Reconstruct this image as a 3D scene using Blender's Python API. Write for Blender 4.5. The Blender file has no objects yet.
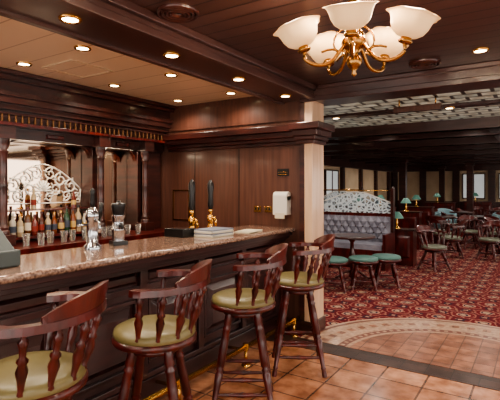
import bpy, math, random
from mathutils import Vector, Matrix
random.seed(4)
sc=bpy.context.scene
YAW=math.radians(33.1); H=1.54; F=445.0
def lin(c):
    return tuple(((x/255)/12.92 if x/255<=0.04045 else ((x/255+0.055)/1.055)**2.4) for x in c)+(1.0,)
def P(px,d):
    s=(px-250)/F*d
    return (-math.sin(YAW)*d+math.cos(YAW)*s, math.cos(YAW)*d+math.sin(YAW)*s)
# ---------------------------------------------------------------- materials
MATS={}
def base(name,col,rough=0.5,metal=0.0,coat=0.0,emis=None,estr=0.0,trans=0.0,spec=None):
    m=bpy.data.materials.new(name); m.use_nodes=True
    b=m.node_tree.nodes['Principled BSDF']
    b.inputs['Base Color'].default_value=lin(col)
    b.inputs['Roughness'].default_value=rough
    b.inputs['Metallic'].default_value=metal
    b.inputs['Coat Weight'].default_value=coat
    b.inputs['Coat Roughness'].default_value=0.12
    b.inputs['Transmission Weight'].default_value=trans
    if spec is not None: b.inputs['Specular IOR Level'].default_value=spec
    if emis:
        b.inputs['Emission Color'].default_value=lin(emis); b.inputs['Emission Strength'].default_value=estr
    MATS[name]=m
    return m,b,m.node_tree
def ramp(nt,stops,interp='LINEAR'):
    r=nt.nodes.new('ShaderNodeValToRGB'); r.color_ramp.interpolation=interp
    el=r.color_ramp.elements
    while len(el)<len(stops): el.new(0.5)
    for e,(p,c) in zip(el,stops): e.position=p; e.color=lin(c)
    return r
def coords(nt,scale,rot=(0,0,0),loc=(0,0,0)):
    t=nt.nodes.new('ShaderNodeTexCoord'); mp=nt.nodes.new('ShaderNodeMapping')
    mp.inputs['Scale'].default_value=scale; mp.inputs['Rotation'].default_value=rot; mp.inputs['Location'].default_value=loc
    nt.links.new(t.outputs['Object'],mp.inputs['Vector']); return mp
def noisy(name,c1,c2,scale,rough=0.4,metal=0,coat=0,detail=6,p=(0.35,0.65),bump=0,nscale=1.0,**k):
    m,b,nt=base(name,c1,rough,metal,coat,**k)
    mp=coords(nt,scale); n=nt.nodes.new('ShaderNodeTexNoise'); n.inputs['Scale'].default_value=nscale; n.inputs['Detail'].default_value=detail
    nt.links.new(mp.outputs[0],n.inputs['Vector']); r=ramp(nt,[(p[0],c1),(p[1],c2)])
    nt.links.new(n.outputs['Fac'],r.inputs['Fac']); nt.links.new(r.outputs['Color'],b.inputs['Base Color'])
    if bump:
        bp=nt.nodes.new('ShaderNodeBump'); bp.inputs['Strength'].default_value=bump; bp.inputs['Distance'].default_value=0.01
        nt.links.new(n.outputs['Fac'],bp.inputs['Height']); nt.links.new(bp.outputs[0],b.inputs['Normal'])
    return m
def brick(name,c1,c2,mortar,w,h,msize,rough=0.35,rot=(0,0,0),offset=0.0,coat=0,noise=True,loc=(0,0,0),glow=0):
    m,b,nt=base(name,c1,rough,0,coat)
    mp=coords(nt,(1,1,1),rot,loc)
    br=nt.nodes.new('ShaderNodeTexBrick'); br.offset=offset; br.squash=1
    br.inputs['Scale'].default_value=1; br.inputs['Brick Width'].default_value=w; br.inputs['Row Height'].default_value=h
    br.inputs['Mortar Size'].default_value=msize; br.inputs['Mortar Smooth'].default_value=0.1
    br.inputs['Color1'].default_value=lin(c1); br.inputs['Color2'].default_value=lin(c2); br.inputs['Mortar'].default_value=lin(mortar)
    nt.links.new(mp.outputs[0],br.inputs['Vector'])
    out=br.outputs['Color']
    if noise:
        n=nt.nodes.new('ShaderNodeTexNoise'); n.inputs['Scale'].default_value=7; n.inputs['Detail'].default_value=6
        nt.links.new(mp.outputs[0],n.inputs['Vector'])
        r=ramp(nt,[(0.35,(190,178,168)),(0.65,(255,255,255))]); nt.links.new(n.outputs['Fac'],r.inputs['Fac'])
        mx=nt.nodes.new('ShaderNodeMixRGB'); mx.blend_type='MULTIPLY'; mx.inputs['Fac'].default_value=1
        nt.links.new(out,mx.inputs[1]); nt.links.new(r.outputs['Color'],mx.inputs[2]); out=mx.outputs[0]
    nt.links.new(out,b.inputs['Base Color'])
    if glow:
        nt.links.new(out,b.inputs['Emission Color']); b.inputs['Emission Strength'].default_value=glow
    bp=nt.nodes.new('ShaderNodeBump'); bp.inputs['Strength'].default_value=0.35; bp.inputs['Distance'].default_value=0.004; bp.invert=True
    nt.links.new(br.outputs['Fac'],bp.inputs['Height']); nt.links.new(bp.outputs[0],b.inputs['Normal'])
    return m
MAHO=noisy('mahogany_dark',(42,20,17),(70,32,26),(3,3,18),rough=0.3,coat=0.35)
BARW=noisy('bar_front_mahogany',(44,25,25),(66,37,36),(10,1.5,10),rough=0.3,coat=0.4)
RED=noisy('stool_mahogany_red',(50,12,11),(92,26,20),(14,14,5),rough=0.28,coat=0.35)
WALLW=noisy('walnut_wall_panel',(74,44,34),(92,58,46),(30,30,1.6),rough=0.35,coat=0.25)
BEAMW=noisy('beam_wood',(60,39,37),(80,54,50),(1.5,1.5,10),rough=0.28,coat=0.3)
GRAN=noisy('counter_granite',(98,74,64),(166,136,118),(55,55,55),rough=0.1,coat=0.6,detail=8,p=(0.38,0.62))
VINYL=noisy('olive_vinyl',(106,96,62),(122,111,73),(5,5,5),rough=0.34)
VINB=noisy('sage_vinyl',(96,100,84),(112,114,96),(5,5,5),rough=0.32)
TEAL=base('teal_seat',(70,104,96),0.5)[0]
PTEAL=base('pale_teal_velvet',(128,158,166),0.7)[0]
BRASS=base('brass',(214,164,92),0.22,1.0)[0]
OLDB=base('antique_brass',(164,122,72),0.25,1.0)[0]
DULB=base('dull_gallery_brass',(104,72,44),0.5,0.6)[0]
CHROME=base('chrome',(190,192,196),0.14,1.0)[0]
BLACK=base('black_plastic',(18,16,16),0.3)[0]
WHITE=base('white_plastic',(205,200,190),0.4)[0]
PAPER=base('paper',(192,182,160),0.7)[0]
GREY=base('register_grey',(70,78,78),0.45)[0]
MIRR=base('mirror_glass',(226,200,176),0.03,1.0)[0]
ETCH=base('etched_white',(225,221,214),0.6)[0]
BEIGE=noisy('beige_wall_panel',(190,166,136),(206,184,154),(2,2,2),rough=0.6)
BULB=base('lamp_lens',(255,230,190),0.3,emis=(255,226,178),estr=14)[0]
SHADE=base('frosted_glass_shade',(236,202,158),0.35,emis=(255,210,150),estr=0.35)[0]
GSH=base('green_lamp_shade',(78,120,108),0.4,emis=(110,160,140),estr=0.12)[0]
UPH=noisy('tufted_velvet',(122,120,132),(148,146,156),(6,6,6),rough=0.6)
PALEC=noisy('pale_column_veneer',(190,154,126),(214,180,150),(12,12,1.2),rough=0.3,coat=0.4)
SKYW=base('window_daylight',(200,208,210),0.4,emis=(220,222,220),estr=0.3)[0]
TILE=brick('terracotta_tile',(208,150,116),(174,118,88),(112,80,66),0.33,0.33,0.008,rough=0.25,coat=0.2,loc=(0.1,0.05,0))
BAND=brick('dark_brown_tile',(88,62,52),(64,46,40),(50,40,36),0.2,0.125,0.004,rough=0.3)
BARCEIL=brick('cream_ceiling_plank',(236,214,184),(230,206,176),(184,156,126),4.0,0.30,0.006,rough=0.3,coat=0.25,noise=False)
DARKCEIL=brick('dark_ceiling_plank',(84,60,56),(72,50,46),(32,22,20),6.0,0.14,0.008,rough=0.28,coat=0.35,noise=False)
LATT=brick('leaded_ceiling_glass',(206,206,186),(170,178,166),(60,54,48),0.28,0.2,0.022,rough=0.3,offset=0.5,glow=0.3)
def glassmat():
    m=bpy.data.materials.new('etched_glass'); m.use_nodes=True; nt=m.node_tree
    b=nt.nodes['Principled BSDF']; b.inputs['Roughness'].default_value=0.2
    mp=coords(nt,(13,13,13)); v=nt.nodes.new('ShaderNodeTexVoronoi'); v.feature='DISTANCE_TO_EDGE'; v.inputs['Scale'].default_value=1
    nt.links.new(mp.outputs[0],v.inputs['Vector'])
    r=ramp(nt,[(0.10,(226,234,238)),(0.2,(130,166,184))]); nt.links.new(v.outputs['Distance'],r.inputs['Fac'])
    nt.links.new(r.outputs['Color'],b.inputs['Base Color'])
    r2=ramp(nt,[(0.10,(240,240,240)),(0.2,(170,170,170))]); nt.links.new(v.outputs['Distance'],r2.inputs['Fac'])
    nt.links.new(r2.outputs['Color'],b.inputs['Alpha'])
    return m
EGL=glassmat()
def carpetmat():
    m,b,nt=base('patterned_carpet',(120,40,42),0.95,spec=0.1)
    mp=coords(nt,(3.0,3.0,3.0),(0,0,math.radians(45)))
    nz=nt.nodes.new('ShaderNodeTexNoise'); nz.inputs['Scale'].default_value=3.5; nz.inputs['Detail'].default_value=3
    nt.links.new(mp.outputs[0],nz.inputs['Vector'])
    add=nt.nodes.new('ShaderNodeVectorMath'); add.operation='MULTIPLY_ADD'; add.inputs[1].default_value=(0.30,0.30,0)
    nt.links.new(nz.outputs['Color'],add.inputs[0]); nt.links.new(mp.outputs[0],add.inputs[2])
    v=nt.nodes.new('ShaderNodeTexVoronoi'); v.voronoi_dimensions='2D'; v.inputs['Scale'].default_value=1; v.inputs['Randomness'].default_value=0.0
    nt.links.new(add.outputs[0],v.inputs['Vector'])
    r=ramp(nt,[(0,(170,138,112)),(0.10,(54,46,60)),(0.17,(152,112,96)),(0.24,(98,30,34)),(0.38,(134,86,76)),(0.44,(88,26,32)),(0.56,(56,38,48)),(0.64,(158,120,102))],'CONSTANT')
    nt.links.new(v.outputs['Distance'],r.inputs['Fac'])
    v2=nt.nodes.new('ShaderNodeTexVoronoi'); v2.inputs['Scale'].default_value=5; nt.links.new(mp.outputs[0],v2.inputs['Vector'])
    r2=ramp(nt,[(0.0,(255,255,255)),(0.2,(255,255,255)),(0.23,(0,0,0))]); nt.links.new(v2.outputs['Distance'],r2.inputs['Fac'])
    mx=nt.nodes.new('ShaderNodeMixRGB'); mx.inputs[2].default_value=lin((152,114,96))
    nt.links.new(r2.outputs['Color'],mx.inputs['Fac']); nt.links.new(r.outputs['Color'],mx.inputs[1])
    nt.links.new(mx.outputs[0],b.inputs['Base Color'])
    return m
CARP=carpetmat()
MOSA=noisy('mosaic_marble_cream',(150,118,96),(184,150,124),(26,26,26),rough=0.3,coat=0.2)
MOSB=brick('mosaic_brown_tile',(166,114,88),(138,92,72),(100,72,60),0.16,0.16,0.005,rough=0.3)
MOSD=base('mosaic_rust_border',(108,62,50),0.3)[0]
# ---------------------------------------------------------------- mesh builder
class B:
    def __init__(s,name): s.name=name; s.v=[]; s.f=[]; s.mi=[]; s.sm=[]; s.mats=[]
    def m(s,mat):
        if mat not in s.mats: s.mats.append(mat)
        return s.mats.index(mat)
    def add(s,vs,fs,mat,smooth=False,M=None):
        o=len(s.v); i=s.m(mat)
        for v in vs: s.v.append(tuple(M@Vector(v)) if M else tuple(v))
        for f in fs: s.f.append(tuple(o+k for k in f)); s.mi.append(i); s.sm.append(smooth)
    def box(s,x0,x1,y0,y1,z0,z1,mat,M=None):
        vs=[(x,y,z) for x in (x0,x1) for y in (y0,y1) for z in (z0,z1)]
        s.add(vs,[(0,1,3,2),(4,6,7,5),(0,4,5,1),(2,3,7,6),(0,2,6,4),(1,5,7,3)],mat,False,M)
    def bev(s,x0,x1,y0,y1,z0,z1,mat,axis,dep,M=None):
        if axis=='x':
            vs=[(x0,y0,z0),(x0,y1,z0),(x0,y1,z1),(x0,y0,z1),(x1,y0+dep,z0+dep),(x1,y1-dep,z0+dep),(x1,y1-dep,z1-dep),(x1,y0+dep,z1-dep)]
        else:
            vs=[(x0,y1,z0),(x1,y1,z0),(x1,y1,z1),(x0,y1,z1),(x0+dep,y0,z0+dep),(x1-dep,y0,z0+dep),(x1-dep,y0,z1-dep),(x0+dep,y0,z1-dep)]
        s.add(vs,[(4,5,6,7),(0,1,5,4),(1,2,6,5),(2,3,7,6),(3,0,4,7),(3,2,1,0)],mat,False,M)
    def lathe(s,prof,mat,seg=20,M=None,smooth=True,scal=None):
        vs=[];fs=[]
        n=len(prof)
        for i,(r,z) in enumerate(prof):
            for k in range(seg):
                a=2*math.pi*k/seg; rr=max(r,0.0004)
                if scal: rr*=1+scal[0]*(i/(n-1))**2*math.cos(a*scal[1])
                vs.append((rr*math.cos(a),rr*math.sin(a),z))
        for i in range(n-1):
            for k in range(seg):
                k2=(k+1)%seg; fs.append((i*seg+k,i*seg+k2,(i+1)*seg+k2,(i+1)*seg+k))
        s.add(vs,fs,mat,smooth,M)
        if prof[0][0]>0.002 : s.add(vs[:seg],[tuple(range(seg-1,-1,-1))],mat,False,M)
        if prof[-1][0]>0.002 and not scal: s.add(vs[-seg:],[tuple(range(seg))],mat,False,M)
    def at(s,prof,x,y,z,mat,seg=20,**k): s.lathe(prof,mat,seg,Matrix.Translation((x,y,z)),**k)
    def turned(s,p0,p1,prof,mat,seg=10,M=None):
        p0=Vector(p0);p1=Vector(p1);d=p1-p0;L=d.length
        q=Vector((0,0,1)).rotation_difference(d.normalized()).to_matrix().to_4x4()
        T=Matrix.Translation(p0)@q
        if M: T=M@T
        s.lathe([(r,t*L) for t,r in prof],mat,seg,T)
    def tube(s,pts,r,mat,seg=8,M=None,closed=False):
        pts=[Vector(p) for p in pts]; n=len(pts); vs=[];fs=[]
        up=Vector((0,0,1))
        for i,p in enumerate(pts):
            if closed: t=(pts[(i+1)%n]-pts[i-1]).normalized()
            else: t=(pts[min(i+1,n-1)]-pts[max(i-1,0)]).normalized()
            u=t.cross(up)
            if u.length<0.05: u=t.cross(Vector((1,0,0)))
            u.normalize(); w=u.cross(t)
            rr=r[i] if isinstance(r,(list,tuple)) else r
            for k in range(seg):
                a=2*math.pi*k/seg; vs.append(p+u*rr*math.cos(a)+w*rr*math.sin(a))
        m=n if closed else n-1
        for i in range(m):
            j=(i+1)%n
            for k in range(seg):
                k2=(k+1)%seg; fs.append((i*seg+k,j*seg+k,j*seg+k2,i*seg+k2))
        if not closed: fs.append(tuple(range(seg))); fs.append(tuple((n-1)*seg+k for k in range(seg-1,-1,-1)))
        s.add(vs,fs,mat,True,M)
    def sweep(s,pts,profs,mat,M=None,smooth=False):
        pts=[Vector(p) for p in pts]; n=len(pts); vs=[];fs=[]; k0=len(profs[0])
        for i,p in enumerate(pts):
            t=(pts[min(i+1,n-1)]-pts[max(i-1,0)]); t.z=0; t.normalize(); u=Vector((t.y,-t.x,0))
            for (a,b) in profs[i]: vs.append(p+u*a+Vector((0,0,b)))
        for i in range(n-1):
            for k in range(k0):
                k2=(k+1)%k0; fs.append((i*k0+k,(i+1)*k0+k,(i+1)*k0+k2,i*k0+k2))
        fs.append(tuple(range(k0))); fs.append(tuple((n-1)*k0+k for k in range(k0-1,-1,-1)))
        s.add(vs,fs,mat,smooth,M)
    def sph(s,c,r,mat,sz=1.0,seg=14):
        pr=[(r*math.sin(math.pi*i/8),-r*sz*math.cos(math.pi*i/8)) for i in range(9)]
        s.at(pr,c[0],c[1],c[2],mat,seg)
    def mesh(s):
        me=bpy.data.meshes.new(s.name); me.from_pydata(s.v,[],s.f)
        for m in s.mats: me.materials.append(m)
        me.polygons.foreach_set('material_index',s.mi); me.polygons.foreach_set('use_smooth',s.sm); me.update()
        import bmesh
        bm=bmesh.new(); bm.from_mesh(me); bmesh.ops.recalc_face_normals(bm,faces=bm.faces); bm.to_mesh(me); bm.free()
        return me
    def obj(s,loc=(0,0,0),rz=0,bevel=0,parent=None):
        o=bpy.data.objects.new(s.name,s.mesh()); sc.collection.objects.link(o); o.location=loc; o.rotation_euler=(0,0,rz)
        if bevel:
            md=o.modifiers.new('bevel','BEVEL'); md.width=bevel; md.segments=2; md.limit_method='ANGLE'; md.angle_limit=math.radians(40)
        if parent: o.parent=parent
        return o
def inst(name,me,loc,rz=0):
    o=bpy.data.objects.new(name,me); sc.collection.objects.link(o); o.location=loc; o.rotation_euler=(0,0,rz); return o
def slab(name,x0,x1,y0,y1,z0,z1,mat):
    b=B(name); b.box(x0,x1,y0,y1,z0,z1,mat); return b.obj()
# ---------------------------------------------------------------- shell
CZ=2.58; YB=4.29
slab('floor',-4.7,5.1,-2.6,4.08,-0.1,0,TILE)
slab('floor_carpet',-5.7,5.1,4.08,20.2,-0.1,0,CARP)
slab('wall_left',-4.75,-4.6,-2.6,YB,0,CZ,WALLW)
wr=B('wall_right'); wr.box(5.0,5.15,-2.6,20.2,0,0.5,BEIGE); wr.box(5.0,5.15,-2.6,20.2,2.4,CZ,BEIGE)  # unseen wall, wide openings added so world light reaches the room
yy=-2.6
while yy<20: wr.box(5.0,5.15,yy,yy+0.3,0.5,2.4,MAHO); yy+=2.28
wr.obj()
wf=B('wall_front'); wf.box(-4.75,5.15,-2.75,-2.6,0,0.4,WALLW); wf.box(-4.75,5.15,-2.75,-2.6,2.45,CZ,WALLW); wf.box(-4.75,-4.4,-2.75,-2.6,0.4,2.45,WALLW)  # behind the camera; left open above the sill as added ambient light
for x in (-1.4,0.8,3.0,4.85): wf.box(x,x+0.25,-2.75,-2.6,0.4,2.45,WALLW)
wf.obj()
slab('wall_far',-5.75,5.15,20.05,20.2,0,CZ,BEIGE)
slab('wall_hall_left',-5.75,-5.6,YB+0.2,20.2,0,CZ,BEIGE)
wb=B('wall_back')
wb.box(-5.75,-2.12,YB,YB+0.2,0,CZ,WALLW)
for x in (-2.95,-3.62):
    wb.box(x-0.004,x+0.004,YB-0.004,YB,1.0,2.0,BLACK)
wb.box(-4.1,-2.12,YB-0.02,YB,2.26,2.5,WALLW)
wb.obj()
slab('ceiling_bar',-4.75,-2.3,-2.75,YB,CZ,CZ+0.1,BARCEIL)
slab('ceiling',-2.3,5.15,-2.75,4.4,CZ,CZ+0.1,DARKCEIL)
slab('ceiling_hall',-5.75,5.15,4.4,20.2,CZ,CZ+0.1,DARKCEIL)
g=B('leaded_glass_ceiling_panel')
for (p,q) in ((4.8,5.9),(6.15,7.3),(9.0,9.8),(12.2,12.9)): g.box(-5.4,4.9,p,q,CZ-0.02,CZ,LATT)
g.obj()
b=B('trim_bar_beam')
b.box(-2.36,-1.96,-2.6,YB,2.46,CZ,BEAMW)
b.box(-2.38,-2.33,-2.6,YB,2.44,2.49,BEAMW); b.box(-1.99,-1.93,-2.6,YB-0.1,2.44,2.49,BEAMW); b.box(-1.96,-1.92,-2.6,YB-0.1,2.53,CZ,BEAMW)
b.obj(bevel=0.006)
b=B('trim_cross_beam')
b.box(-2.1,5.0,4.2,4.6,2.44,CZ,BEAMW); b.box(-2.1,5.0,4.17,4.2,2.42,2.47,BEAMW); b.box(-1.9,5.0,4.17,4.2,2.54,CZ,BEAMW)
b.obj(bevel=0.006)
b=B('trim_hall_beams')
for y in (5.92,7.3,8.3,9.9,11.2,13,14.6,16.2,18):
    b.box(-5.6,5.0,y,y+0.2,2.40 if y>7 else 2.53,CZ,BEAMW)
    if y>7: b.box(-5.6,5.0,y-0.03,y+0.23,2.40,2.43,BEAMW)
for x in (-3.2,-0.6,2.0,4.4):
    b.box(x-0.09,x+0.09,7.5,20.0,2.45,CZ,BEAMW)
b.obj()
b=B('wall_end_column')
b.box(-2.12,-2.06,4.2,YB+0.2,0,2.44,MAHO)
b.box(-2.06,-1.97,4.2,YB+0.2,0.14,2.44,PALEC)
b.box(-2.125,-1.955,4.185,YB+0.215,0,0.14,MAHO)
b.obj(bevel=0.004)
b=B('trim_wall_cornice')
for (zz0,zz1,pr) in ((1.99,2.03,0.03),(2.03,2.07,0.055),(2.07,2.13,0.09),(2.13,2.2,0.13)):
    b.box(-4.05,-2.12,YB-pr,YB,zz0,zz1,MAHO)
    b.box(-2.14-pr*0.3,-1.97+pr,4.2-pr,4.2,zz0,zz1,MAHO)
    b.box(-1.97,-1.97+pr,4.2,YB+0.2,zz0,zz1,MAHO)
b.obj(bevel=0.006)
slab('floor_border_band',-4.0,5.0,3.84,4.08,0,0.004,BAND)
ms=B('floor_mosaic_semicircle')
cx,cy=-0.55,4.08
def ring(r0,r1,z,mat,n=64,a0=0,a1=math.pi):
    vs=[];fs=[]
    for i in range(n+1):
        a=a0+(a1-a0)*i/n
        vs+= [(cx+r0*math.cos(a),cy+r0*math.sin(a),z),(cx+r1*math.cos(a),cy+r1*math.sin(a),z)]
    for i in range(n): fs.append((2*i,2*i+1,2*i+3,2*i+2))
    ms.add(vs,fs,mat)
ring(0.001,0.98,0.006,MOSB); ring(0.98,1.02,0.006,MOSA); ring(1.02,1.10,0.006,MOSD); ring(1.10,1.42,0.006,MOSA); ring(1.42,1.46,0.006,MOSD); ring(1.46,1.5,0.006,MOSA)
for k in range(40):
    a=math.pi*(k+0.5)/40; ring(1.04,1.08,0.007,MOSA,2,a-0.018,a+0.018)
for k in range(26):
    a=math.pi*(k+0.5)/26; ring(1.22,1.30,0.007,MOSB,2,a-0.03,a+0.03)
ms.obj()
# ---------------------------------------------------------------- bar counter
b=B('bar_counter')
y0,y1=-0.8,YB-0.005
b.box(-2.78,-2.40,y0,y1,0,1.04,BARW)
b.box(-2.82,-2.235,y0,y1,1.055,1.10,GRAN)
b.sweep([(-2.235,y0,1.0775),(-2.235,y1,1.0775)],[[(0.0225*math.cos(a),0.0225*math.sin(a)) for a in [math.pi/2-i*math.pi/6 for i in range(7)]]]*2,GRAN,smooth=True)
b.box(-2.40,-2.25,y0,y1,1.02,1.055,BARW); b.box(-2.40,-2.29,y0,y1,0.985,1.02,BARW); b.box(-2.40,-2.33,y0,y1,0.95,0.985,BARW)
b.box(-2.40,-2.37,y0,y1,0.80,0.84,BARW)
b.box(-2.40,-2.35,y0,y1,0,0.16,BARW); b.box(-2.40,-2.365,y0,y1,0.16,0.2,BARW)
pw=0.64; y=y1-0.12
while y-pw>y0:
    a0,a1=y-pw+0.05,y-0.05
    for (p,q,r_,s_) in ((a0,a1,0.26,0.285),(a0,a1,0.725,0.75),(a0,a0+0.025,0.285,0.725),(a1-0.025,a1,0.285,0.725)):
        b.box(-2.40,-2.368,p,q,r_,s_,BARW)
    b.bev(-2.40,-2.36,a0+0.05,a1-0.05,0.31,0.70,BARW,'x',0.05)
    b.bev(-2.40,-2.375,a0,a1,0.855,0.935,BARW,'x',0.02)
    b.box(-2.40,-2.36,y-0.035,y+0.035,0.2,0.95,BARW)
    y-=pw
b.obj(bevel=0.004)
b=B('brass_foot_rail')
b.tube([(-2.13,y0,0.16),(-2.13,y1-0.02,0.16)],0.022,BRASS,12)
for yy in (-0.4,0.6,1.5,2.35,3.2,4.1):
    b.tube([(-2.13,yy,0.16),(-2.2,yy,0.13),(-2.345,yy,0.12)],0.013,BRASS,8); b.tube([(-2.13,yy,0.15),(-2.13,yy,0.0)],0.014,BRASS,8)
    b.at([(0.04,0),(0.04,0.01),(0.02,0.02)],-2.13,yy,0,BRASS,14); b.at([(0.026,-0.03),(0.026,0.03)],-2.13,yy,0.16,BRASS,12)
b.obj()
# ---------------------------------------------------------------- stools / chairs
LEGP=[(0,.019),(.04,.021),(.08,.016),(.10,.023),(.12,.016),(.3,.024),(.42,.028),(.44,.019),(.46,.030),(.48,.019),(.5,.028),(.72,.026),(.84,.023),(.86,.030),(.88,.020),(.9,.027),(1,.025)]
SPP=[(0,.011),(.08,.012),(.12,.018),(.16,.011),(.3,.016),(.45,.024),(.55,.015),(.6,.023),(.65,.012),(.8,.016),(.86,.021),(.9,.011),(1,.012)]
def seatstool(name,sh,back,vin,splay=0.205,rings=(0.22,0.36)):
    b=B(name)
    b.lathe([(0.12,sh-0.13),(0.14,sh-0.125),(0.14,sh-0.10),(0.10,sh-0.095),(0.10,sh-0.085)],RED,24)
    b.lathe([(0.05,sh-0.09),(0.20,sh-0.085),(0.228,sh-0.075),(0.232,sh-0.055),(0.222,sh-0.042),(0.2,sh-0.04)],RED,32)
    b.lathe([(0.218,sh-0.045),(0.225,sh-0.03),(0.219,sh-0.008),(0.19,sh+0.006),(0.12,sh+0.014),(0.0,sh+0.016)],vin,32)
    top=sh-0.11
    cs=[(1,1),(-1,1),(-1,-1),(1,-1)]
    for sx,sy in cs: b.turned((splay*sx,splay*sy,0),(0.095*sx,0.095*sy,top),LEGP,RED,12)
    def lp(c,z):
        t=z/top; k=splay+(0.095-splay)*t; return (k*c[0],k*c[1],z)
    for i in range(4):
        for j,zf in enumerate(rings):
            z=zf*top+ (0.03 if i%2 else 0)
            b.turned(lp(cs[i],z),lp(cs[(i+1)%4],z),[(0,.010),(.2,.012),(.45,.016),(.5,.020),(.55,.016),(.8,.012),(1,.010)],RED,8)
    if back:
        ra=sh+0.235; N=28; path=[]; pr=[]
        def up(a):
            th=a*math.radians(114); x=0.235*math.cos(th)+0.045; y=0.268*math.sin(th)
            return x,y
        for i in range(N+1):
            a=-1+2*i/N; x,y=up(a); endk=max(0,(abs(a)-0.8)/0.2)
            w=0.027+0.015*math.sin(math.pi*min(1,endk)) ; z=ra+0.02*(1-abs(a))
            path.append((x,y,z)); pr.append([(-w,-0.015),(-w*0.9,0.015),(w*0.9,0.017),(w,-0.015)])
        b.sweep(path,pr,RED)
        path=[];pr=[]
        for i in range(N+1):
            a=-0.52+1.04*i/N; x,y=up(a); h=0.025+0.065*max(0,1-(abs(a)/0.52)**2.5)
            path.append((x+0.0,y,ra+0.02*(1-abs(a))+0.012)); lean=0.03*h/0.1
            pr.append([(-0.016,0),(-0.014+lean,h),(0.010+lean,h+0.004),(0.020,0)])
        b.sweep(path,pr,RED)
        for k in range(8):
            a=-0.9+1.8*k/7; x,y=up(a); th=a*math.radians(112)
            b.turned((0.2*math.cos(th)+0.0,0.2*math.sin(th),sh-0.05),(x,y,ra),SPP,RED,8)
    return b.mesh()
BS=seatstool('bar_stool',0.775,True,VINYL)
for p in ((-1.80,1.066),(-1.785,1.775),(-1.765,2.62),(-1.74,3.42)):
    inst('bar_stool',BS,(p[0],p[1],0.001),YAW+random.uniform(-0.06,0.06))
placed=[]
def free(x,y,r): return all(math.hypot(x-a,y-c)>r+q+0.02 for a,c,q in placed)
def put(name,me,px,d,r,rad):
    x,y=P(px,d)
    for k in range(200):
        t=k*0.06; xx,yy=x+t*math.cos(k*2.4)*0.35,min(19.4,y+t*math.sin(k*2.4)*0.35)
        if free(xx,yy,rad): break
    else: print('no room',name,px,d); return
    placed.append((xx,yy,rad)); return inst(name,me,(xx,yy,0.001),r)
# ---------------------------------------------------------------- booths, dividers
def booth(x0,x1,yb,name='booth_bench'):
    for k in range(8): placed.append((x0+(x1-x0)*(k+0.5)/8,yb-0.3,0.36))
    b=B(name)
    b.box(x0,x1,yb-0.62,yb,0,0.36,RED); b.box(x0+0.03,x1-0.03,yb-0.6,yb-0.1,0.36,0.46,UPH)
    b.box(x0,x1,yb-0.06,yb,0.36,0.98,RED)
    n=int((x1-x0)/0.16)
    for r in range(4):
        for k in range(n):
            xx=x0+0.08+(k+0.5*(r%2))*((x1-x0-0.12)/n)
            if xx>x1-0.06: continue
            z=0.53+r*0.11
            vs=[(xx-0.085,yb-0.07,z),(xx,yb-0.07,z-0.11),(xx+0.085,yb-0.07,z),(xx,yb-0.07,z+0.11),(xx,yb-0.13,z)]
            b.add(vs,[(0,1,4),(1,2,4),(2,3,4),(3,0,4)],UPH)
            b.sph((xx,yb-0.085,z-0.108),0.014,MAHO,seg=8)
    b.box(x0,x1,yb-0.075,yb-0.06,0.42,0.96,UPH)
    for x in (x0-0.05,x1):
        b.box(x,x+0.05,yb-0.64,yb+0.02,0,0.66,RED); b.box(x,x+0.05,yb-0.12,yb+0.02,0.66,1.5,MAHO); b.at([(0.03,0),(0.035,0.03),(0.01,0.05)],x+0.025,yb-0.05,1.5,MAHO,10)
    b.box(x0,x1,yb-0.05,yb+0.01,0.98,1.02,RED)
    N=24; vs=[]
    for i in range(N+1):
        t=i/N; x=x0+(x1-x0)*t; zt=1.24+0.20*(0.5-0.5*math.cos(2*math.pi*min(1,max(0,t))))**0.7
        vs+=[(x,yb-0.02,1.02),(x,yb-0.02,zt)]
    b.add(vs,[(2*i,2*i+2,2*i+3,2*i+1) for i in range(N)],EGL)
    b.tube([vs[2*i+1] for i in range(N+1)],0.012,ETCH,6)
    b.tube([(x0,yb-0.02,1.47),(x1,yb-0.02,1.47)],0.01,BRASS,6)
    b.obj()
booth(-3.88,-2.42,8.8)
booth(-5.2,-4.0,11.6)
def partition(px,d,w=0.5,h=0.95):
    x,y=P(px,d); b=B('mahogany_lounge_divider')
    for k in range(3): placed.append((x-w/2+w*(k+0.5)/3,y,0.2))
    b.box(x-w/2,x+w/2,y-0.15,y+0.15,0,h,RED); b.box(x-w/2-0.02,x+w/2+0.02,y-0.17,y+0.17,h,h+0.03,MAHO)
    b.bev(x-w/2+0.06,x+w/2-0.06,y-0.175,y-0.15,0.15,h-0.1,RED,'-y',0.04)
    b.obj(); return x,y,h+0.03
def lamp(x,y,z):
    b=B('green_table_lamp')
    b.lathe([(0.07,0),(0.07,0.012),(0.02,0.03),(0.012,0.06),(0.025,0.1),(0.012,0.15),(0.01,0.24)],BRASS,14)
    b.lathe([(0.13,0.2),(0.125,0.22),(0.06,0.32),(0.05,0.33)],GSH,20)
    b.obj((x,y,z+0.001))
for px,d,w,h in ((402,8.9,0.5,0.68),(410,11.2,0.5,0.9),(420,12.8,0.7,0.95),(440,16.3,1.0,0.95),(478,17.6,1.0,0.95),(362,11.0,0.6,0.95),(384,12.6,0.6,0.95)):
    x,y,z=partition(px,d,w,h); lamp(x-0.1,y,z)
for px,d in ((403,14),(470,15.8),(442,18.3)):
    x,y=P(px,d); placed.append((x,y,0.2)); b=B('hall_post'); b.box(x-0.1,x+0.1,y-0.1,y+0.1,0.12,2.40,MAHO); b.box(x-0.13,x+0.13,y-0.13,y+0.13,0,0.12,MAHO); b.box(x-0.14,x+0.14,y-0.14,y+0.14,2.3,2.40,MAHO); b.obj()
LS=seatstool('low_pub_stool',0.47,False,TEAL,0.17,(0.35,))
CH=seatstool('captains_chair',0.45,True,VINB,0.2,(0.35,))
b=B('tub_armchair')
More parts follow.
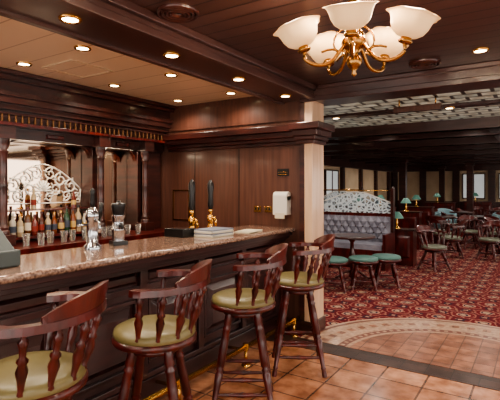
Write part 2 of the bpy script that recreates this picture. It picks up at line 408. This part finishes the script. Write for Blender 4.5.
b.lathe([(0.30,0.1),(0.31,0.14),(0.31,0.38),(0.29,0.42),(0.2,0.44),(0,0.445)],PTEAL,24)
path=[];pr=[]
for i in range(21):
    a=math.radians(-115+230*i/20); hh=0.62+0.18*max(0,math.cos(a*0.8))
    path.append((0.33*math.cos(a),0.33*math.sin(a),0)); pr.append([(-0.035,0.1),(-0.04,hh-0.03),(0,hh),(0.045,hh-0.03),(0.03,0.1)])
b.sweep(path,pr,PTEAL,smooth=True)
for k in range(4):
    a=math.pi/4+k*math.pi/2; b.at([(0.018,0),(0.025,0.1)],0.23*math.cos(a),0.23*math.sin(a),0,RED,8)
TUB=b.mesh()
tb=B('round_pub_table')
tb.lathe([(0.36,0.70),(0.38,0.71),(0.38,0.73),(0.36,0.74)],MAHO,32)
tb.lathe([(0.03,0.03),(0.06,0.05),(0.035,0.1),(0.03,0.2),(0.05,0.35),(0.055,0.42),(0.03,0.5),(0.03,0.62),(0.06,0.66),(0.12,0.70)],RED,16)
for k in range(4):
    a=k*math.pi/2+0.5; c,s_=math.cos(a),math.sin(a)
    tb.tube([(0.02*c,0.02*s_,0.14),(0.12*c,0.12*s_,0.13),(0.22*c,0.22*s_,0.05),(0.28*c,0.28*s_,0.02)],[0.025,0.022,0.02,0.018],RED,8)
TM=tb.mesh()
for px,d in ((352,7.4),(477,12.3),(444,12.1),(503,15),(462,14.4),(500,10.0)): put('round_pub_table',TM,px,d,0,0.38)
for px,d in ((333,6.7),(342,6.75),(375,7.0)): put('low_pub_stool',LS,px,d,0.4,0.2)
for px,d,r in ((434,8.3,2.6),(452,9.8,0.3),(432,10.9,3.6),(470,11.2,2.0),(492,13.2,0.5),(486,10.6,2.9),(452,13.2,3.3),(494,16,1.0),(512,14,0.4),(466,15.3,3.0),(428,14.8,0.8),(482,16.6,2.2),(462,12.6,0.2),(497,11.6,4),(466,9.9,1.2),(444,10.8,4.5)): put('captains_chair',CH,px,d,r,0.31)
for px,d,r in ((482,14.2,2.5),(496,12.4,3.4),(474,13.5,0.3),(520,12.2,2.5),(505,17,1),(490,15.0,1.5),(450,15,2),(486,12.0,3.6)): put('tub_armchair',TUB,px,d,r,0.38)
b=B('trim_hall_panelling')
for x in (-5.4,-4.2,-2.9,-1.6,-0.3,1.0,2.3,3.6,4.7):
    b.box(x-0.13,x+0.13,19.95,20.05,0,CZ,MAHO)
b.box(-5.6,5.0,19.97,20.05,0,0.95,MAHO); b.box(-5.6,5.0,19.9,20.05,2.2,CZ,MAHO)
for y in (5.2,7.0,8.8,10.6,12.4,14.2,16,17.8,19.6):
    b.box(-5.6,-5.5,y-0.1,y+0.1,0,CZ,MAHO)
b.box(-5.6,-5.52,4.49,20,0,0.95,MAHO); b.box(-5.6,-5.45,4.49,20,2.2,CZ,MAHO)
b.obj()
i=1
for x in (-2.25,-0.95,1.65):
    b=B('window_%d'%i); i+=1
    b.box(x-0.4,x+0.4,20.0,20.04,1.1,2.05,SKYW)
    for xx in (x-0.42,x-0.02,x+0.38): b.box(xx,xx+0.04,19.98,20.05,1.06,2.09,MAHO)
    for zz in (1.06,2.05): b.box(x-0.42,x+0.42,19.98,20.05,zz,zz+0.04,MAHO)
    b.obj()
for y in (13.3,):
    b=B('window_%d'%i); i+=1
    b.box(-5.59,-5.55,y-0.5,y+0.5,1.1,2.05,SKYW)
    for yy in (y-0.52,y-0.02,y+0.48): b.box(-5.6,-5.53,yy,yy+0.04,1.06,2.09,MAHO)
    for zz in (1.06,2.05): b.box(-5.6,-5.53,y-0.52,y+0.52,zz,zz+0.04,MAHO)
    b.obj()
# ---------------------------------------------------------------- back bar
b=B('back_bar_cabinet')
XB=-4.59; XM=-4.40
b.box(XB,-3.80,0.4,YB-0.01,0,0.95,MAHO); b.box(XB,-3.76,0.4,YB-0.01,0.95,1.0,RED)
b.box(XB,XM,0.4,YB-0.01,1.0,CZ-0.01,MAHO)
COL=[(0.05,0),(0.05,0.04),(0.04,0.05),(0.046,0.08),(0.034,0.1),(0.034,0.5),(0.038,0.52),(0.034,0.54),(0.032,0.84),(0.042,0.87),(0.036,0.89),(0.05,0.95),(0.055,1.0)]
for yc in (1.05,2.18,3.26,3.93):
    b.box(XM,-4.2,yc-0.05,yc+0.05,1.0,2.1,MAHO)
    b.box(-4.2,-4.04,yc-0.075,yc+0.075,1.0,1.1,MAHO); b.box(-4.2,-4.04,yc-0.075,yc+0.075,1.98,2.1,MAHO)
    b.at([(r*1.1,z*0.88) for r,z in COL],-4.12,yc,1.1,MAHO,16)
b.box(XM,-4.2,3.93,YB-0.01,1.0,2.1,MAHO)
b.box(XM,-4.15,0.4,YB-0.01,1.99,2.1,MAHO)
b.box(XM,-4.02,0.4,YB-0.01,2.1,2.13,RED)
BAYS=((1.10,2.13),(2.23,3.21),(3.31,3.88))
for ya,yb_ in BAYS:
    R=0.16
    for sgn,yo in ((1,ya),(-1,yb_)):
        pts=[(0,0)]+[(R-R*math.cos(t*math.pi/2/8), -R+R*math.sin(t*math.pi/2/8)) for t in range(9)]
        n=len(pts)
        vs=[(-4.28,yo+sgn*p,1.99+q) for p,q in pts]+[(-4.22,yo+sgn*p,1.99+q) for p,q in pts]
        fs=[tuple(range(n)),tuple(range(2*n-1,n-1,-1))]+[(k,(k+1)%n,(k+1)%n+n,k+n) for k in range(n)]
        b.add(vs,fs,MAHO)
    ym=(ya+yb_)/2
    b.bev(-4.2,-4.13,ym-0.12,ym+0.12,2.0,2.09,RED,'x',0.03)
for k in range(60):
    yy=0.5+k*0.063
    b.at([(0.008,0),(0.014,0.025),(0.007,0.05),(0.01,0.075)],-4.06,yy,2.13,DULB,8)
b.box(-4.075,-4.045,0.4,YB-0.01,2.205,2.22,MAHO)
b.box(XM,-4.12,0.4,YB-0.01,2.13,2.25,MAHO)
for z0_,z1_,xf in ((2.25,2.30,-4.05),(2.30,2.36,-4.0),(2.36,2.40,-3.97),(2.40,2.50,-4.03),(2.50,2.54,-3.96),(2.54,CZ-0.005,-3.90)):
    b.box(XM,xf,0.4,YB-0.01,z0_,z1_,MAHO)
b.box(XM,-4.2,1.10,3.21,1.03,1.055,RED)
b.box(XM,-4.27,1.10,3.21,1.30,1.312,RED)
cab=b.obj(bevel=0.004)
b=B('mirror')
for ya,yb_ in BAYS: b.box(XM+0.0005,XM+0.006,ya+0.005,yb_-0.005,1.06,1.985,MIRR)
XE=XM+0.012
def spiral(yc,zc,r,turns,a0,sgn,n=22):
    return [(XE,yc+sgn*r*(1-0.8*i/n)*math.cos(a0+turns*2*math.pi*i/n),zc+r*(1-0.8*i/n)*math.sin(a0+turns*2*math.pi*i/n)) for i in range(n+1)]
for ya,yb_ in BAYS[:2]:
    ym=(ya+yb_)/2+0.02
    for sgn in (1,-1):
        for (dy,zc,r,a0) in ((0.08,1.68,0.07,1.2),(0.2,1.62,0.075,1.6),(0.33,1.55,0.08,1.3),(0.14,1.52,0.065,4),(0.27,1.45,0.06,4.2),(0.4,1.43,0.05,1.0),(0.07,1.43,0.05,0.5)):
            b.tube(spiral(ym+sgn*dy,zc,r,1.4,a0,sgn),0.008,ETCH,5)
            for q in range(4):
                a=a0+q*1.5; b.tube([(XE,ym+sgn*dy+r*0.6*math.cos(a),zc+r*0.6*math.sin(a)),(XE,ym+sgn*dy+r*1.25*math.cos(a),zc+r*1.25*math.sin(a))],[0.010,0.004],ETCH,5)
        b.tube([(XE,ym+sgn*t*0.45,1.78-0.26*t**1.6) for t in [q/12 for q in range(13)]],0.008,ETCH,5)
        b.tube([(XE,ym+sgn*0.45,1.52),(XE,ym+sgn*0.445,1.37),(XE,ym,1.37)],0.007,ETCH,5)
    for k in range(9):
        a=math.pi*k/8; b.tube([(XE,ym,1.5),(XE,ym+0.09*math.cos(a),1.5+0.11*math.sin(a))],[0.007,0.013],ETCH,5)
b.obj(parent=cab)
for yv in (1.6,2.72,3.6):
    l=bpy.data.lights.new('added_back_bar_fill','AREA'); l.shape='RECTANGLE'; l.size=0.04; l.size_y=0.7 if yv<3 else 0.4; l.energy=3.5; l.color=(1,0.80,0.56)  # added fill lights under the header, brightening mirror and bottles; no fitting modelled
    o=bpy.data.objects.new('added_back_bar_fill',l); sc.collection.objects.link(o); o.parent=cab; o.location=(-4.22,yv,1.98); o.rotation_euler=(0,math.radians(-12),0)
b=B('liquor_bottles')
cols=[(70,30,12),(150,96,40),(30,60,36),(170,150,120),(110,52,18),(176,130,60),(24,36,26),(176,166,150),(96,30,20),(90,50,20)]
bm_=[base('bottle_glass_%d'%k,c,0.08,0,0.5)[0] for k,c in enumerate(cols)]
LBL=[base('bottle_label_%d'%k,c,0.6)[0] for k,c in enumerate([(200,186,156),(130,44,32),(60,66,80),(184,152,92),(206,196,176)])]
y=1.16
while y<3.16:
    if not(2.06<y<2.28):
        r=random.uniform(0.026,0.034); h=random.uniform(0.20,0.29); m_=bm_[random.randrange(10)]; x=-4.235+random.uniform(-0.005,0.005)
        b.at([(r*0.9,0),(r,0.01),(r,h*0.58),(r*0.85,h*0.66),(0.012,h*0.76),(0.011,h*0.92)],x,y,1.056,m_,12)
        b.at([(0.014,h*0.9),(0.014,h)],x,y,1.056,random.choice([BRASS,BLACK,WHITE,RED]),10)
        b.at([(r+0.001,h*0.2),(r+0.001,h*0.46)],x,y,1.056,random.choice(LBL),12)
    y+=random.uniform(0.066,0.08)
y=1.2
while y<3.16:
    if not(2.05<y<2.30):
        r=0.026; h=random.uniform(0.16,0.22); m_=bm_[random.randrange(10)]
        b.at([(r,0),(r,h*0.58),(0.012,h*0.76),(0.011,h)],-4.34,y,1.3125,m_,12)
        b.at([(r+0.001,h*0.2),(r+0.001,h*0.46)],-4.34,y,1.3125,random.choice(LBL),12)
    y+=random.uniform(0.4,0.5)
b.obj()
GLS=base('clear_glass',(235,240,240),0.05,0,0,trans=0.9)[0]
b=B('drinking_glasses')
for k in range(12):
    yy=2.3+k*0.12
    b.at([(0.025,0),(0.028,0.004),(0.034,0.11)],-3.95+0.04*(k%2),yy,1.001,GLS,12)
b.obj()
# ---------------------------------------------------------------- wall fittings
b=B('paper_towel_dispenser'); x=-2.35
b.box(x-0.085,x+0.085,YB-0.10,YB-0.001,1.24,1.44,WHITE); b.tube([(x-0.085,YB-0.05,1.44),(x+0.085,YB-0.05,1.44)],0.05,WHITE,16); b.box(x-0.06,x+0.06,YB-0.102,YB-0.1,1.2,1.26,PAPER)
b.obj(bevel=0.008)
b=B('wall_plaque'); b.box(-2.43,-2.29,YB-0.012,YB-0.001,1.66,1.74,BLACK); b.box(-2.415,-2.305,YB-0.014,YB-0.012,1.675,1.681,BRASS); b.box(-2.415,-2.305,YB-0.014,YB-0.012,1.70,1.705,BRASS); b.obj()
for x in (-2.69,-2.55):
    b=B('wall_socket'); b.box(x-0.045,x+0.045,YB-0.012,YB-0.001,1.255,1.325,OLDB)
    for dx in (-0.02,0.02): b.box(x+dx-0.008,x+dx+0.008,YB-0.017,YB-0.012,1.28,1.31,BLACK)
    b.obj(bevel=0.002)
b=B('wall_access_hatch'); x0,x1=-3.98,-3.70
b.box(x0,x1,YB-0.008,YB-0.001,1.12,1.50,WALLW)
for (p,q,r_,s_) in ((x0,x1,1.49,1.505),(x0,x1,1.115,1.13),(x0,x0+0.015,1.13,1.49),(x1-0.015,x1,1.13,1.49)): b.box(p,q,YB-0.016,YB-0.008,r_,s_,OLDB)
b.obj()
# ---------------------------------------------------------------- counter items
CT=1.1015
for (x,y) in ((-2.72,3.18),(-2.72,3.46)):
    b=B('beer_tap')
    b.lathe([(0.055,0),(0.055,0.015),(0.03,0.03),(0.024,0.09),(0.034,0.11),(0.03,0.15),(0.018,0.17)],BRASS,18)
    b.tube([(0,0,0.13),(0.07,0,0.14),(0.09,0,0.11),(0.09,0,0.06)],[0.012,0.011,0.010,0.011],BRASS,10)
    b.lathe([(0.012,0.17),(0.018,0.19),(0.022,0.205),(0.018,0.22)],BRASS,12)
    b.lathe([(0.018,0.22),(0.030,0.26),(0.024,0.36),(0.034,0.43),(0.032,0.47),(0.02,0.49),(0.01,0.51)],BLACK,14)
    b.obj((x,y,CT),-0.3)
b=B('beer_drip_tray'); b.box(-2.80,-2.58,2.90,3.06,CT,CT+0.07,BLACK); b.box(-2.79,-2.59,2.91,3.05,CT+0.07,CT+0.074,CHROME); b.obj(bevel=0.004)
b=B('menu_stack')
for k in range(6):
    a=random.uniform(-0.08,0.08); M=Matrix.Translation((-2.46,3.18,CT+k*0.011))@Matrix.Rotation(a,4,'Z'); b.box(-0.105,0.105,-0.15,0.15,0,0.010,[PAPER,WHITE,base('menu_cover_%d'%k,(110,116,130),0.5)[0]][k%3],M)
b.obj()
b=B('beer_menu_leaflets')
for k in range(3):
    M=Matrix.Translation((-2.40,3.64+0.02*k,CT+k*0.004))@Matrix.Rotation(0.1*k,4,'Z'); b.box(-0.09,0.09,-0.13,0.13,0,0.003,PAPER,M)
b.obj()
b=B('chrome_beer_font')
b.lathe([(0.06,0),(0.06,0.02),(0.042,0.035),(0.04,0.2),(0.05,0.21),(0.05,0.25),(0.035,0.28),(0.015,0.295)],CHROME,24)
b.tube([(0.03,0,0.2),(0.10,0,0.2),(0.11,0,0.16),(0.11,0,0.12)],[0.012,0.011,0.011,0.012],CHROME,10)
b.tube([(0.1,0,0.2),(0.12,0,0.25),(0.13,0,0.33)],[0.008,0.012,0.018],BLACK,10)
b.tube([(0,-0.045,0.17),(0.02,-0.12,0.17)],0.01,CHROME,8)
b.lathe([(0.012,0.29),(0.02,0.32),(0.016,0.39),(0.022,0.41),(0.008,0.43)],BLACK,12)
b.obj((-2.68,2.05,CT),-0.2)
b=B('coffee_grinder')
b.box(-0.06,0.06,-0.055,0.055,0,0.03,BLACK)
b.lathe([(0.046,0.03),(0.046,0.10),(0.05,0.105),(0.05,0.125),(0.044,0.13),(0.044,0.20),(0.052,0.21),(0.052,0.225)],CHROME,24)
b.lathe([(0.040,0.225),(0.055,0.29),(0.055,0.305),(0.05,0.315),(0.015,0.32),(0.015,0.335)],BLACK,24)
b.tube([(0.03,0,0.16),(0.085,0,0.16),(0.09,0,0.12)],0.011,BLACK,10)
b.obj((-2.70,2.30,CT),-0.4)
b=B('cash_register')
b.box(-2.8,-2.42,0.98,1.38,CT,CT+0.09,GREY)
b.add([(-2.8,1.0,CT+0.09),(-2.44,1.0,CT+0.09),(-2.44,1.36,CT+0.09),(-2.8,1.36,CT+0.09),(-2.72,1.03,CT+0.28),(-2.56,1.03,CT+0.22),(-2.56,1.33,CT+0.22),(-2.72,1.33,CT+0.28)],[(0,1,5,4),(1,2,6,5),(2,3,7,6),(3,0,4,7),(4,5,6,7)],GREY)
b.box(-2.75,-2.71,1.08,1.36,CT+0.24,CT+0.32,BLACK)
b.obj(bevel=0.008)
# ---------------------------------------------------------------- chandelier
chx,chy=P(354,1.9)
b=B('chandelier')
zc=2.10
ANG=(182,254,326,38,110)
b.lathe([(0.0,-0.09),(0.012,-0.08),(0.006,-0.065),(0.022,-0.05),(0.034,-0.03),(0.03,-0.01),(0.014,0.005),(0.04,0.03),(0.055,0.055),(0.045,0.08),(0.02,0.1),(0.014,0.14),(0.03,0.18),(0.034,0.21),(0.016,0.25),(0.01,0.3),(0.012,0.40),(0.06,0.44),(0.07,CZ-zc-0.001)],OLDB,24)
for ang in ANG:
    a=math.radians(ang)+YAW; c,s_=math.cos(a),math.sin(a)
    def Q(r,z): return (r*c,r*s_,z)
    pts=[Q(r,z) for r,z in [(0.03,0.06),(0.06,0.02),(0.10,-0.035),(0.165,-0.045),(0.215,-0.02),(0.21,0.02)]]
    for _ in range(2):
        n=[pts[0]]
        for p,q in zip(pts[:-1],pts[1:]):
            n.append(tuple(0.75*p[i]+0.25*q[i] for i in range(3))); n.append(tuple(0.25*p[i]+0.75*q[i] for i in range(3)))
        n.append(pts[-1]); pts=n
    b.tube(pts,0.008,OLDB,8)
    b.tube([Q(0.03+0.10*t/12+0.03*math.sin(t*0.55),0.10-0.11*t/12+0.025*math.cos(t*0.55)) for t in range(13)],0.005,OLDB,6)
    tilt=Matrix.Rotation(0.30,4,Vector((-s_,c,0)))
    M=Matrix.Translation(Q(0.21,0.012))@tilt
    b.lathe([(0.01,0),(0.026,0.005),(0.03,0.013),(0.021,0.02),(0.023,0.034)],OLDB,16,M)
    b.lathe([(0.023,0.026),(0.042,0.032),(0.062,0.046),(0.075,0.068),(0.081,0.09),(0.088,0.106),(0.099,0.116),(0.103,0.114)],SHADE,42,M,scal=(0.05,7))
    b.lathe([(0.011,0.03),(0.022,0.048),(0.024,0.06),(0.014,0.075),(0,0.08)],BULB,12,M)
cho=b.obj((chx,chy,zc))
for ang in ANG:
    a=math.radians(ang)+YAW
    l=bpy.data.lights.new('chandelier_bulb','POINT'); l.energy=9; l.color=(1,0.80,0.56); l.shadow_soft_size=0.05
    o=bpy.data.objects.new('chandelier_bulb',l); sc.collection.objects.link(o); o.parent=cho; o.location=(0.27*math.cos(a),0.27*math.sin(a),0.20)
# ---------------------------------------------------------------- downlights
dm=B('recessed_downlight')
dm.lathe([(0.042,0.0),(0.046,-0.010),(0.058,-0.012),(0.062,-0.004),(0.062,0.0)],BRASS,24)
dm.lathe([(0.0,-0.006),(0.043,-0.0065)],BULB,24)
DM=dm.mesh()
def down(x,y,z,e,col=(1,0.86,0.70),ang=150,r=0.05):
    o=inst('recessed_downlight',DM,(x,y,z-0.0005))
    l=bpy.data.lights.new('downlight_beam','SPOT'); l.energy=e; l.color=col; l.spot_size=math.radians(ang); l.spot_blend=0.7; l.shadow_soft_size=r
    q=bpy.data.objects.new('downlight_beam',l); sc.collection.objects.link(q); q.parent=o; q.location=(0,0,-0.03)
for x in (-2.86,-3.64):
    for y in (0.2,1.15,2.1,3.05,4.0): down(x,y,CZ,27)
for y in (-0.1,0.7,1.5,2.3,3.12,3.95): down(-2.15,y,2.46,18)
for x in (-0.38,1.2,2.9):
    for y in (-1.6,0.2,2.0,3.79): down(x,y,CZ,42,(1,0.90,0.78))  # rows behind the camera are added to brighten the foreground tiles
for x in (-4.3,-2.45,-0.95,1.0,3.0):
    for y in (4.68,6.02,7.9,10.5,11.8,15.4,17.4): down(x,y,2.53 if y==6.02 else CZ,48,(1,0.92,0.83),160,0.12)
vm=B('round_ceiling_vent')
for r in (0.03,0.055,0.08,0.105): vm.lathe([(r,0),(r+0.006,-0.02),(r+0.016,-0.022),(r+0.02,-0.006),(r+0.02,0)],MAHO,28)
VM=vm.mesh()
inst('round_ceiling_vent',VM,(-1.80,1.98,CZ-0.0005)); inst('round_ceiling_vent',VM,(-0.81,3.92,CZ-0.0005))
b=B('ceiling_access_panel'); b.box(-3.6,-3.2,2.25,2.65,CZ-0.006,CZ-0.0005,BARCEIL)
for (p,q,r_,s_) in ((-3.61,-3.19,2.24,2.25),(-3.61,-3.19,2.65,2.66),(-3.61,-3.6,2.25,2.65),(-3.2,-3.19,2.25,2.65)): b.box(p,q,r_,s_,CZ-0.01,CZ-0.0005,BEIGE)
b.obj()
b=B('ceiling_sign_board'); x,y=P(417,5.1); b.box(x-0.26,x+0.26,y-0.02,y+0.02,2.41,2.47,WALLW); b.tube([(x-0.2,y,2.47),(x-0.2,y,CZ-0.02)],0.008,BRASS,6); b.tube([(x+0.2,y,2.47),(x+0.2,y,CZ-0.02)],0.008,BRASS,6); b.obj()
# ---------------------------------------------------------------- world, camera
w=bpy.data.worlds.new('world'); sc.world=w; w.use_nodes=True
w.node_tree.nodes['Background'].inputs[0].default_value=(1.0,0.92,0.84,1); w.node_tree.nodes['Background'].inputs[1].default_value=3.4
cam=bpy.data.cameras.new('camera'); co=bpy.data.objects.new('camera',cam); sc.collection.objects.link(co)
cam.sensor_width=36; cam.lens=36*F/500; cam.shift_y=-0.026; cam.clip_start=0.05
co.location=(0,0,H); co.rotation_euler=(math.pi/2,0,YAW); sc.camera=co
try:
    sc.view_settings.view_transform='AgX'; sc.view_settings.look='AgX - Medium High Contrast'
except Exception as e: print(e)
sc.view_settings.exposure=0.25
